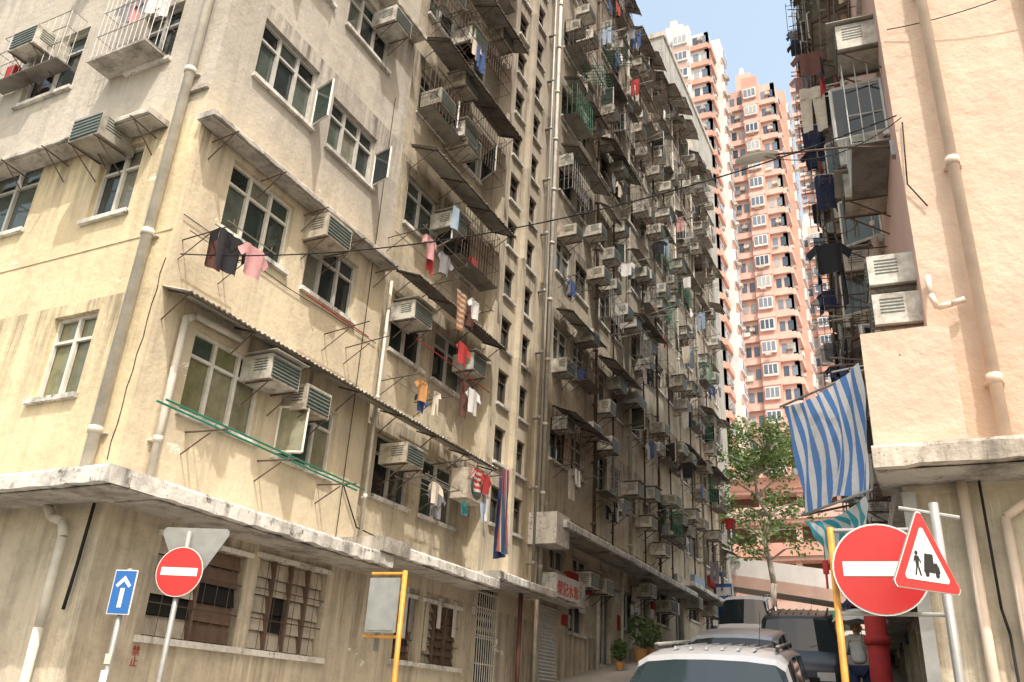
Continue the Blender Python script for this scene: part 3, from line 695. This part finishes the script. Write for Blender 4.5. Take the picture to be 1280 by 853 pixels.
# podium terraces
E=empty('podium_car_park'); W=MB()
for i,(zb,yy) in enumerate(((9.5,62),(12.6,63.5),(15.6,65),(18.4,67))):
    W.box((-30,yy,zb),(12,yy+20,zb+.3),'tw_pinkl'); W.box((-30,yy-.15,zb+.302),(12,yy,zb+1.25),'tw_pink' if i%2 else 'tw_pinkl')
    W.box((-30,yy+1.5,zb-2.8),(12,yy+1.7,zb-.002),'board')
    for k in range(15): x=-29+k*2.9; W.box((x,yy+.2,zb-2.9),(x+.4,yy+.6,zb-.002),'tw_pinkl')
W.box((-30,60.5,6),(12,61.9,9.4),'tw_pinkl')
for x in (-13.2,-11.8,-10): W.box((x,60.40,8.1),(x+.8,60.497,8.9),'dark')
W.box((-8.5,60.3,8),(-5.5,60.497,8.8),'green')
W.finish('terraces',E)
mb=MB(); pr=None
for i in range(25):
    t=i/24; x=-17+t*17; y=57-2.5*math.sin(t*2.4); z=12.6-3.1*t**.9
    cur=[mb.P(x,y,z-1.1),mb.P(x,y,z),mb.P(x,y+.25,z),mb.P(x,y+.25,z-1.1),mb.P(x,y+3.5,z-1.1),mb.P(x,y+.1,z-1.8),mb.P(x,y+3.5,z-1.8)]
    if pr:
        for a,b,m in ((0,1,'tw_white'),(1,2,'tw_white'),(2,3,'tw_white'),(3,4,'pave'),(0,5,'tw_pinkl'),(5,6,'pave')): mb.face([pr[a],pr[b],cur[b],cur[a]],m)
    pr=cur
for x in (-14,-9.5,-5): mb.bar((x,57,6),(x,57,9),.35,'tw_white',14,True)
mb.finish('road_ramp')
# foliage
M['leaf']=island('leaves',[(.10,.17,.05),(.14,.22,.07),(.06,.12,.03),(.18,.25,.09),(.11,.19,.06)],.6,.2)
translucent(M['leaf'],.35)
M['bark']=plaster('bark',(.42,.38,.32),(.18,.15,.12),.5,.6,.6,bs=12)
def leaves(mb,c,r,n,s,rr):
    for _ in range(n):
        while True:
            p=Vector((rr.uniform(-1,1),rr.uniform(-1,1),rr.uniform(-1,1)))
            if .25<p.length<1: break
        p=Vector((p.x*r[0],p.y*r[1],p.z*r[2]))+Vector(c)
        a=Vector((rr.gauss(0,1),rr.gauss(0,1),rr.gauss(0,.6))).normalized()*s*rr.uniform(.6,1.3); b=a.orthogonal().normalized(); b.rotate(Matrix.Rotation(rr.uniform(0,6.3),3,a)); b*=s*.45
        mb.quad([tuple(p-a),tuple(p+b),tuple(p+a),tuple(p-b)],'leaf')
def tree(name,x,y,z0,h,cr,seed,clumps=26,lf=110,ls=.16,tr=.15,low=2):
    r=random.Random(seed); E=empty(name); T=MB(); Lm=MB()
    pts=[Vector((x,y,z0))]; k=8
    for i in range(1,k+1): pts.append(Vector((x+r.uniform(-.25,.25)*i*.35,y+r.uniform(-.2,.2),z0+h*.85*i/k)))
    for i in range(k): T.bar(pts[i],pts[i+1],tr*(1-.8*i/k),'bark',8,True)
    for c in range(clumps):
        i=r.randint(low,k); b=pts[i]; a=r.uniform(0,6.28); rad=cr*r.uniform(.35,1)*(1-.3*(i/k)); 
        e=b+Vector((math.cos(a)*rad,math.sin(a)*rad,r.uniform(.1,1.3)))
        m=b.lerp(e,.5)+Vector((0,0,.25)); T.bar(b,m,tr*.3,'bark',5);T.bar(m,e,tr*.16,'bark',5)
        q=cr*r.uniform(.17,.33); leaves(Lm,e,(q,q,q*.55),int(lf*r.uniform(.5,1.3)),ls,r)
    T.finish('trunk_and_limbs',E); Lm.finish('foliage',E)
tree('street_tree',-8.1,49,6.4,11.6,3.2,11,50,75,.15,.2,3)
tree('street_tree',-12.2,54,7,12,2.4,12,24,80,.16,.14,3)
mb=MB(); r=random.Random(5)
for k in range(40):
    x=-20+k*.65; leaves(mb,(x,66.5+r.uniform(-.5,.5),19.9+r.uniform(0,1.9)),(.8,.8,.9),80,.2,r)
for k in range(22): leaves(mb,(-15.5+r.uniform(-2,8),66,20.5+r.uniform(0,3.2)),(1.1,1,1.1),150,.2,r)
for k in range(14): leaves(mb,(-14+k*.7,61.9,10.6+r.uniform(-.2,.2)),(.5,.4,.5),60,.15,r)
mb.finish('hedge')

# ================================================================== signs
M['sred']=simple('sign_red',(.52,.03,.03),.35,0,.12); M['swhite']=simple('sign_white',(.72,.72,.70),.4,0,.08); M['sblue']=simple('sign_blue',(.02,.13,.42),.35,0,.1); M['sgrey']=simple('sign_back_grey',(.30,.31,.30),.5,.2,.25); M['sblack']=simple('sign_black',(.015,.015,.015),.4); M['syel']=simple('orange_pole',(.62,.29,.04),.5,0,.4,9)
def signframe(mb,c,yaw,pitch=0):
    U=Vector((math.cos(yaw),math.sin(yaw),0)); Nn=Vector((math.sin(yaw),-math.cos(yaw),0)); mb.frame(c,U,Nn)
def disc(mb,r,n0,n1,m,k=40):
    A=[mb.P(r*math.cos(2*math.pi*i/k),n0,r*math.sin(2*math.pi*i/k)) for i in range(k)];B=[mb.P(r*math.cos(2*math.pi*i/k),n1,r*math.sin(2*math.pi*i/k)) for i in range(k)]
    for i in range(k): mb.face([A[i],A[(i+1)%k],B[(i+1)%k],B[i]],'sgrey')
    mb.face(A,'sgrey');mb.face(B,m)
def poly(mb,pts,n,m): mb.face([mb.P(x,n,z) for x,z in pts],m)
def noentry(mb,r):
    disc(mb,r,0,.012,'swhite'); 
    k=40; mb.face([mb.P(r*.965*math.cos(2*math.pi*i/k),.015,r*.965*math.sin(2*math.pi*i/k)) for i in range(k)],'sred')
    poly(mb,[(-r*.78,-r*.16),(r*.78,-r*.16),(r*.78,r*.16),(-r*.78,r*.16)],.018,'swhite')
def rbox(mb,w,h,n0,n1,m): mb.box((-w/2,n0,-h/2),(w/2,n1,h/2),m)
E=MB(); signframe(E,(-7.5,6.97,2.84),.35); noentry(E,.27); E.bar((0,-.04,.45),(0,-.04,-3.0),.03,'steel',12,True)
for n in (-.08,-.09): E.face([E.P(x,n,z) for x,z in ((-.33,.47),(-.30,.5),(.42,.5),(.45,.47),(.45,.42),(.20,-.02),(.14,-.06),(-.02,-.06),(-.08,-.02),(-.33,.42))],'sgrey')
for z in (.12,-.12): E.box((-.06,-.075,z-.02),(.06,-.002,z+.02),'steel')
E.finish('no_entry_sign')
E=MB(); signframe(E,(-7.84,6.57,2.57),.3); rbox(E,.26,.46,0,.012,'swhite'); E.box((-.12,.013,-.22),(.12,.015,.22),'sblue')
poly(E,[(-.025,-.16),(.025,-.16),(.025,.04),(-.025,.04)],.018,'swhite'); poly(E,[(0,.17),(-.09,.07),(-.065,.045),(0,.11),(.065,.045),(.09,.07)],.019,'swhite')
E.bar((0,-.04,.25),(0,-.04,-2.6),.03,'steel',12,True); E.box((-.04,-.006,-.9),(.04,-.002,-.78),'swhite'); E.box((-.035,-.007,-.72),(.035,-.003,-.62),'c_cream'); E.finish('one_way_sign')
E=MB(); E.frame((-5.34,7.84,2.59),(1,.1,0),(.1,-1,0)); E.box((-.19,0,-.28),(.17,.03,.28),'sgrey'); E.box((-.17,.031,-.26),(.15,.036,.26),'sgrey')
E.bar((.21,0,.36),(.21,0,-2.6),.028,'syel',12,True); E.bar((-.2,-.02,.33),(.21,-.02,.33),.018,'syel',8);E.bar((-.22,-.02,-.32),(.21,-.02,-.32),.018,'syel',8)
E.finish('traffic_sign')
E=MB(); signframe(E,(-.30,5.99,2.57),.12); noentry(E,.29)
E.bar((-.28,-.05,.28),(-.28,-.05,-2.6),.022,'syel',12,True); E.bar((-.29,-.05,.26),(.2,-.05,.26),.014,'steel',8); E.bar((-.29,-.05,-.27),(.36,-.05,-.27),.014,'steel',8)
E.finish('no_entry_sign')
E=MB(); signframe(E,(-.045,5.68,2.555),.88)
def tri(mb,s,n0,n1,m):
    pts=[(0,s*.577),(-s*.5,-s*.289),(s*.5,-s*.289)]; q=[]
    for i in range(3):
        a=Vector(pts[i]);b=Vector(pts[(i+1)%3]);c=Vector(pts[i-1])
        q+= [a+(c-a)*.07, a+(b-a)*.03+(c-a)*.03, a+(b-a)*.07]
    A=[mb.P(x,n0,z) for x,z in q];B=[mb.P(x,n1,z) for x,z in q]
    for i in range(9): mb.face([A[i],A[(i+1)%9],B[(i+1)%9],B[i]],'sgrey')
    mb.face(A,'sgrey');mb.face(B,m)
tri(E,.58,0,.012,'swhite');tri(E,.565,.0125,.015,'sred');tri(E,.39,.016,.018,'swhite')
def pp(pts,m='sblack'): poly(E,[(x*.85,z*.85) for x,z in pts],.021,m)
pp([(-.085+.016*math.cos(t*.785),.055+.016*math.sin(t*.785)) for t in range(8)])
pp([(-.105,.035),(-.068,.035),(-.072,-.035),(-.1,-.035)]); pp([(-.1,-.036),(-.086,-.036),(-.105,-.1),(-.12,-.1)]); pp([(-.086,-.037),(-.072,-.037),(-.055,-.1),(-.07,-.1)]); pp([(-.068,.034),(-.045,-.01),(-.052,-.014),(-.075,.02)]); pp([(-.105,.034),(-.122,-.01),(-.116,-.013),(-.098,.02)])
pp([(-.03,-.07),(.075,-.07),(.075,.06),(-.005,.06)]); pp([(.078,-.07),(.13,-.07),(.125,-.03),(.105,.0),(.078,.0)])
for cx in (.0,.1): pp([(cx+.02*math.cos(t*.628),-.082+.02*math.sin(t*.628)) for t in range(10)])
E.finish('warning_sign')
E=MB(); E.bar((.06,6.08,3.0),(.06,6.08,0.2),.03,'steel',14,True); E.bar((-.15,6.05,2.97),(.2,6.1,2.9),.015,'steel',8); E.finish('sign_post')

# ================================================================== vehicles
M['p_silver']=simple('silver_paint',(.46,.47,.49),.28,.4,.05); M['p_grey']=simple('grey_paint',(.42,.44,.47),.3,.4,.05); M['p_dark']=simple('dark_paint',(.03,.035,.04),.25,.3,.05); M['p_white']=simple('white_paint',(.75,.75,.75),.3,0,.05)
M['cglass']=simple('car_glass',(.02,.03,.035),.04,0,.1,1); M['rubber']=simple('tyre_rubber',(.02,.02,.02),.8); M['lamp']=simple('headlamp_glass',(.6,.62,.65),.1); M['chrome']=simple('chrome',(.6,.6,.6),.15,1)
def car(name,cx,y0,paint,Ln=4.3,Wd=1.74,H=1.68,yaw=.09,hood=.95,box=False,ribs=False):
    mb=MB(); yr=y0+Ln; sl=(g(yr-.8)-g(y0+.8))/(Ln-1.6); zb=g(y0+.8)-sl*.8
    U=Vector((math.cos(yaw),math.sin(yaw),0)); Fw=Vector((-math.sin(yaw),math.cos(yaw),0))
    O=Vector((cx,y0,zb))
    def PT(x,y,z):
        p=O+U*x+Fw*y; mb.v.append((p.x,p.y,p.z+z+sl*y)); return len(mb.v)-1
    mb.P=PT
    hw=Wd/2; bz=.95 if H>1.5 else .88
    st=[(0,.62,.80,.58,0),(.06,.82,.84,.76,0),(.35,.93,.90,.88,0),(hood,1.05,.93,bz+.02,0),(hood+.55,H-.10,.78,bz+.02,1),(hood+.63,H-.05,.80,bz+.02,2),(hood+1.25,H,.80,bz,1),(hood+1.33,H,.80,bz,2),(hood+2.05,H,.80,bz,1),(hood+2.13,H,.80,bz,2),(Ln-.42,H-.03,.79,bz,1),(Ln-.32,H-.07,.78,bz,2),(Ln-.08,bz+.15,.88,bz+.02,3),(Ln,.55,.84,.5,0)]
    pr=None
    for i,(y,zt,ht,be,fl) in enumerate(st):
        e=.9 if i in (0,len(st)-1) else (.97 if i in (1,len(st)-2) else 1)
        s=[(0,.28),(hw*.9*e,.28),(hw*e,.45),(hw*e,be*.82),(hw*.97*e,be),(hw*ht*1.03,zt-.07*(1 if fl else .3)),(hw*ht*.9,zt-.015),(hw*ht*.5,zt+.012),(0,zt+.02)]
        row=[PT(x,y,z) for x,z in s]+[PT(-x,y,z) for x,z in reversed(s[:-1])]
        if pr:
            n=len(row)
            for k in range(n-1):
                m=paint
                kk=k if k<8 else 15-k
                if i==4:
                    if kk>=5: m='cglass'
                elif kk==4 and st[i-1][4]==2 and fl==1: m='cglass'
                elif kk>=5 and fl==3: m='cglass'
                if kk==0: m='rubber'
                mb.face([pr[k],pr[k+1],row[k+1],row[k]],m)
                if i not in (4,5): mb.sm.add(len(mb.f)-1)
        else: mb.face(row,paint)
        pr=row
    mb.face(pr,paint)
    def disk(x,y,z,r,w,m,k=20):
        A=[PT(x,y+r*math.cos(6.2832*i/k),z+r*math.sin(6.2832*i/k)) for i in range(k)];B=[PT(x+w,y+r*math.cos(6.2832*i/k),z+r*math.sin(6.2832*i/k)) for i in range(k)]
        for i in range(k): mb.face([A[i],A[(i+1)%k],B[(i+1)%k],B[i]],m)
        mb.face(A,m);mb.face(B,m)
    for sx in (-1,1):
        for yy in (.8,Ln-.8):
            disk(sx*hw*.98-(.2 if sx>0 else 0),yy,.32,.33,.2+.02,'rubber'); disk(sx*(hw*1.0)+(.012 if sx>0 else -.022),yy,.32,.2,.012,'chrome')
        mb.box((sx*hw*1.02 if sx>0 else -hw*1.02-.17,hood+.35,bz+.02),(sx*hw*1.02+.17 if sx>0 else -hw*1.02,hood+.45,bz+.2),paint)
        mb.box((sx*hw*.62-.16,-.012,.62),(sx*hw*.62+.16,.1,.77),'lamp')
        if ribs or H>1.6:
            mb.bar((sx*hw*.70,hood+1.0,H+.04),(sx*hw*.70,Ln-.7,H+.04),.018,'steel',8,True)
            for yy in (hood+1.0,hood+2.0,Ln-.7): mb.bar((sx*hw*.70,yy,H-.01),(sx*hw*.70,yy,H+.04),.02,'rubber',6)
    if ribs:
        for q in (-.45,-.27,-.09,.09,.27,.45): mb.box((q*hw-.012,hood+.9,H+.0),(q*hw+.012,Ln-.7,H+.026),paint)
    mb.box((-.42,-.02,.5),(.42,.02,.68),'rubber'); mb.box((-.26,-.035,.38),(.26,-.021,.49),'swhite')
    for q in (-.3,.25): mb.bar((q,hood+.06,1.12),(q+.45,hood+.2,1.26),.01,'rubber')
    mb.bar((hw*.3,Ln-.9,H),(hw*.3,Ln-.6,H+.3),.004,'rubber')
    o=mb.finish(name); return o
car('parked_car',-1.98,7.55,'p_silver',4.5,1.76,1.57,.09,.68,ribs=True)
car('parked_car',-2.95,13.2,'p_grey',4.2,1.7,1.60,.09,.9)
car('parked_car',-2.62,18.0,'p_dark',4.4,1.74,1.74,.09,1.0,ribs=True)
car('parked_van',-5.8,29.0,'p_white',4.6,1.72,1.92,.09,.5)
mb=MB(); zz=g(37); mb.box((-8.45,37,zz+.9),(-7.75,37.12,zz+2.4),'sblue'); mb.box((-8.4,36.99,zz+1.9),(-7.8,36.999,zz+2.25),'swhite')
for x in (-8.4,-7.8): mb.bar((x,37.06,zz+.1),(x,37.06,zz+.9),.03,'steel',8)
mb.finish('shop_banner')

# ================================================================== person with umbrella
def skin(name,verts,edges,rad,mat,parent,sub=2):
    me=bpy.data.meshes.new(name); me.from_pydata(verts,edges,[]); o=bpy.data.objects.new(name,me); COL.objects.link(o); o.parent=parent
    me.materials.append(M[mat]); sm=o.modifiers.new('s','SKIN'); 
    for i,r in enumerate(rad): me.skin_vertices[0].data[i].radius=(r if isinstance(r,tuple) else (r,r))
    me.skin_vertices[0].data[0].use_root=True; sm.use_smooth_shade=True
    ss=o.modifiers.new('ss','SUBSURF'); ss.levels=sub; ss.render_levels=sub
    return o
M['skin']=simple('skin',(.45,.28,.19),.55,0,.1); M['hair']=simple('hair',(.012,.010,.009),.5)
def person(x,y,name):
    E=empty(name); z=g(y)+.13
    def q(a,b,c): return (x+a,y+b,z+c)
    skin('trousers',[q(0,0,.90),q(-.09,0,.84),q(-.10,-.10,.48),q(-.10,-.16,.10),q(.09,0,.84),q(.10,.04,.48),q(.10,.18,.14)],[(0,1),(1,2),(2,3),(0,4),(4,5),(5,6)],[(.15,.12),.10,.075,.06,.10,.075,.06],'c_navy',E)
    skin('shoes',[q(-.10,-.17,.05),q(-.10,-.30,.035)],[(0,1)],[.05,.035],'sblack',E); skin('shoes.001',[q(.10,.2,.09),q(.10,.09,.03)],[(0,1)],[.05,.035],'sblack',E)
    skin('shirt',[q(0,0,.92),q(0,.01,1.12),q(0,.01,1.30),q(0,.01,1.38),q(-.17,.01,1.33),q(-.22,0,1.10),q(.17,.01,1.33),q(.23,-.04,1.12)],[(0,1),(1,2),(2,3),(3,4),(4,5),(3,6),(6,7)],[(.15,.11),(.13,.10),(.16,.11),(.09,.08),.06,.05,.06,.055],'c_white',E)
    skin('arms',[q(-.22,0,1.12),q(-.24,-.05,.88),q(-.24,-.09,.80)],[(0,1),(1,2)],[.042,.032,.028],'skin',E)
    skin('arms.001',[q(.23,-.04,1.12),q(.20,-.2,1.10),q(.13,-.24,1.26)],[(0,1),(1,2)],[.042,.036,.028],'skin',E)
    for hx,hy,hz,up in ((-.24,-.09,.80,-1),(.13,-.24,1.27,1)):
        for i in range(5): 
            dx=(i-2)*.016
            if up<0: skin('finger',[q(hx,hy,hz),q(hx+dx,hy-.01,hz-.05),q(hx+dx,hy-.02,hz-.09-.01*(i%3))],[(0,1),(1,2)],[.022,.01,.008],'skin',E,1)
            else: skin('finger',[q(hx,hy,hz),q(hx-.03,hy-.02,hz+dx*.8+.03),q(hx-.045,hy+.02,hz+dx*.8+.03)],[(0,1),(1,2)],[.022,.01,.008],'skin',E,1)
    skin('head',[q(0,.0,1.36),q(0,0,1.45),q(0,-.01,1.52),q(0,0,1.59)],[(0,1),(1,2),(2,3)],[.055,.058,(.078,.09),(.07,.08)],'skin',E)
    skin('hair',[q(0,.05,1.42),q(0,.035,1.53),q(0,.015,1.60)],[(0,1),(1,2)],[(.07,.04),(.09,.085),(.083,.085)],'hair',E)
    f=MB()
    for sx in (-.03,.03): f.bar(q(sx,-.088,1.53),q(sx,-.098,1.53),.011,'sblack',8); f.bar(q(sx*2.9,-.0,1.49),q(sx*2.9,-.0,1.54),.014,'skin',8)
    f.bar(q(0,-.085,1.525),q(0,-.115,1.485),.011,'skin',6); f.bar(q(-.022,-.088,1.455),q(.022,-.088,1.455),.007,'c_red',6); f.finish('face',E)
    return E
px,py=-1.30,16.0
E=person(px,py,'pedestrian')
mb=MB(); ux,uy,uz=px+.09,py-.22,g(py)+.13
mb.bar((ux,uy,uz+1.15),(ux,uy+.02,uz+1.80),.008,'steel',6)
pr=None
for i in range(7):
    t=i/6*.95; rr=.44*math.sin(t*1.4)/math.sin(.95*1.4); zc=uz+1.80-.22*(1-math.cos(t*1.55)); cur=[mb.P(ux+rr*math.cos(a),uy+.02+rr*math.sin(a),zc-(.03*abs(math.sin(a*4))*i/6)) for a in [2*math.pi*k/32 for k in range(32)]]
    if pr:
        for k in range(32): mb.face([pr[k],pr[(k+1)%32],cur[(k+1)%32],cur[k]],'c_white')
    pr=cur
mb.finish('umbrella')

def plant(x,y,s,seed):
    E=MB(); r=random.Random(seed); z=g(y)+.12
    pr=None
    for zz,rr in ((0,.13),(.05,.14),(.28,.19),(.31,.205),(.31,.17)):
        cur=[E.P(x+rr*s*math.cos(6.283*k/16),y+rr*s*math.sin(6.283*k/16),z+zz*s) for k in range(16)]
        if pr: 
            for k in range(16): E.face([pr[k],pr[(k+1)%16],cur[(k+1)%16],cur[k]],'c_orange')
        pr=cur
    E.face(pr,'earth')
    for k in range(7): a=r.uniform(0,6.28); E.bar((x,y,z+.3*s),(x+math.cos(a)*.2*s,y+math.sin(a)*.2*s,z+.8*s),.008,'bark',5)
    leaves(E,(x,y,z+.75*s),(.33*s,.33*s,.42*s),260,.08,r); E.finish('potted_plant')
plant(-8.1,25.4,1.2,1);plant(-8.0,26.3,1.0,2);plant(-7.9,23.0,.7,3)
def text(body,loc,rot,size,mat,parent=None,name='sign_lettering'):
    c=bpy.data.curves.new(name,'FONT'); c.body=body; c.size=size; c.extrude=.004; o=bpy.data.objects.new(name,c); COL.objects.link(o); o.location=loc; o.rotation_euler=rot; c.materials.append(M[mat])
    if parent: o.parent=parent
text('榮記水電',(-8.10,19.05,4.3),(math.pi/2,0,math.pi/2),.34,'sred',LB)
text('禁\n止',(-8.597,7.52,2.0),(math.pi/2,0,math.pi/2),.12,'c_red',LB)

# ================================================================== light, sky, camera
el=math.radians(61); sd=Vector((.62,-.66,0)).normalized()*math.cos(el); sd.z=math.sin(el)
w=bpy.data.worlds.new('World'); S.world=w; w.use_nodes=True; nt=w.node_tree
sk=nt.nodes.new('ShaderNodeTexSky'); sk.sky_type='NISHITA'; sk.sun_disc=False; sk.sun_elevation=el; sk.sun_rotation=math.atan2(sd.x,sd.y); sk.air_density=1.6; sk.dust_density=3.5; sk.ozone_density=1.2
# bright summer haze over the city: lifts and slightly whitens the clear-sky colour
mm=nt.nodes.new('ShaderNodeMix'); mm.data_type='RGBA'; mm.blend_type='MULTIPLY'; mm.inputs[0].default_value=1; mm.inputs[7].default_value=(2.75,2.4,1.95,1); mm.clamp_result=False
nt.links.new(sk.outputs[0],mm.inputs[6]); nt.links.new(mm.outputs[2],nt.nodes['Background'].inputs[0]); nt.nodes['Background'].inputs[1].default_value=.15
ld=bpy.data.lights.new('sun','SUN'); ld.energy=4.6; ld.angle=math.radians(.5); ld.color=(1,.95,.88)
lo=bpy.data.objects.new('sun',ld); COL.objects.link(lo); lo.rotation_euler=sd.to_track_quat('Z','Y').to_euler()
cam=bpy.data.cameras.new('camera'); co=bpy.data.objects.new('camera',cam); COL.objects.link(co)
cam.lens=29.53; cam.sensor_width=36; cam.clip_end=3000; cam.clip_start=.05
r=Vector((0.90028,0.43218,0.05205));d=Vector((-0.13253,0.38602,-0.91292));f=Vector((-0.41464,0.81499,0.4048))
m=Matrix(((r.x,-d.x,-f.x,0),(r.y,-d.y,-f.y,0),(r.z,-d.z,-f.z,1.6),(0,0,0,1))); co.matrix_world=m
S.camera=co
S.view_settings.view_transform='Standard'; S.view_settings.look='None'; S.view_settings.exposure=0
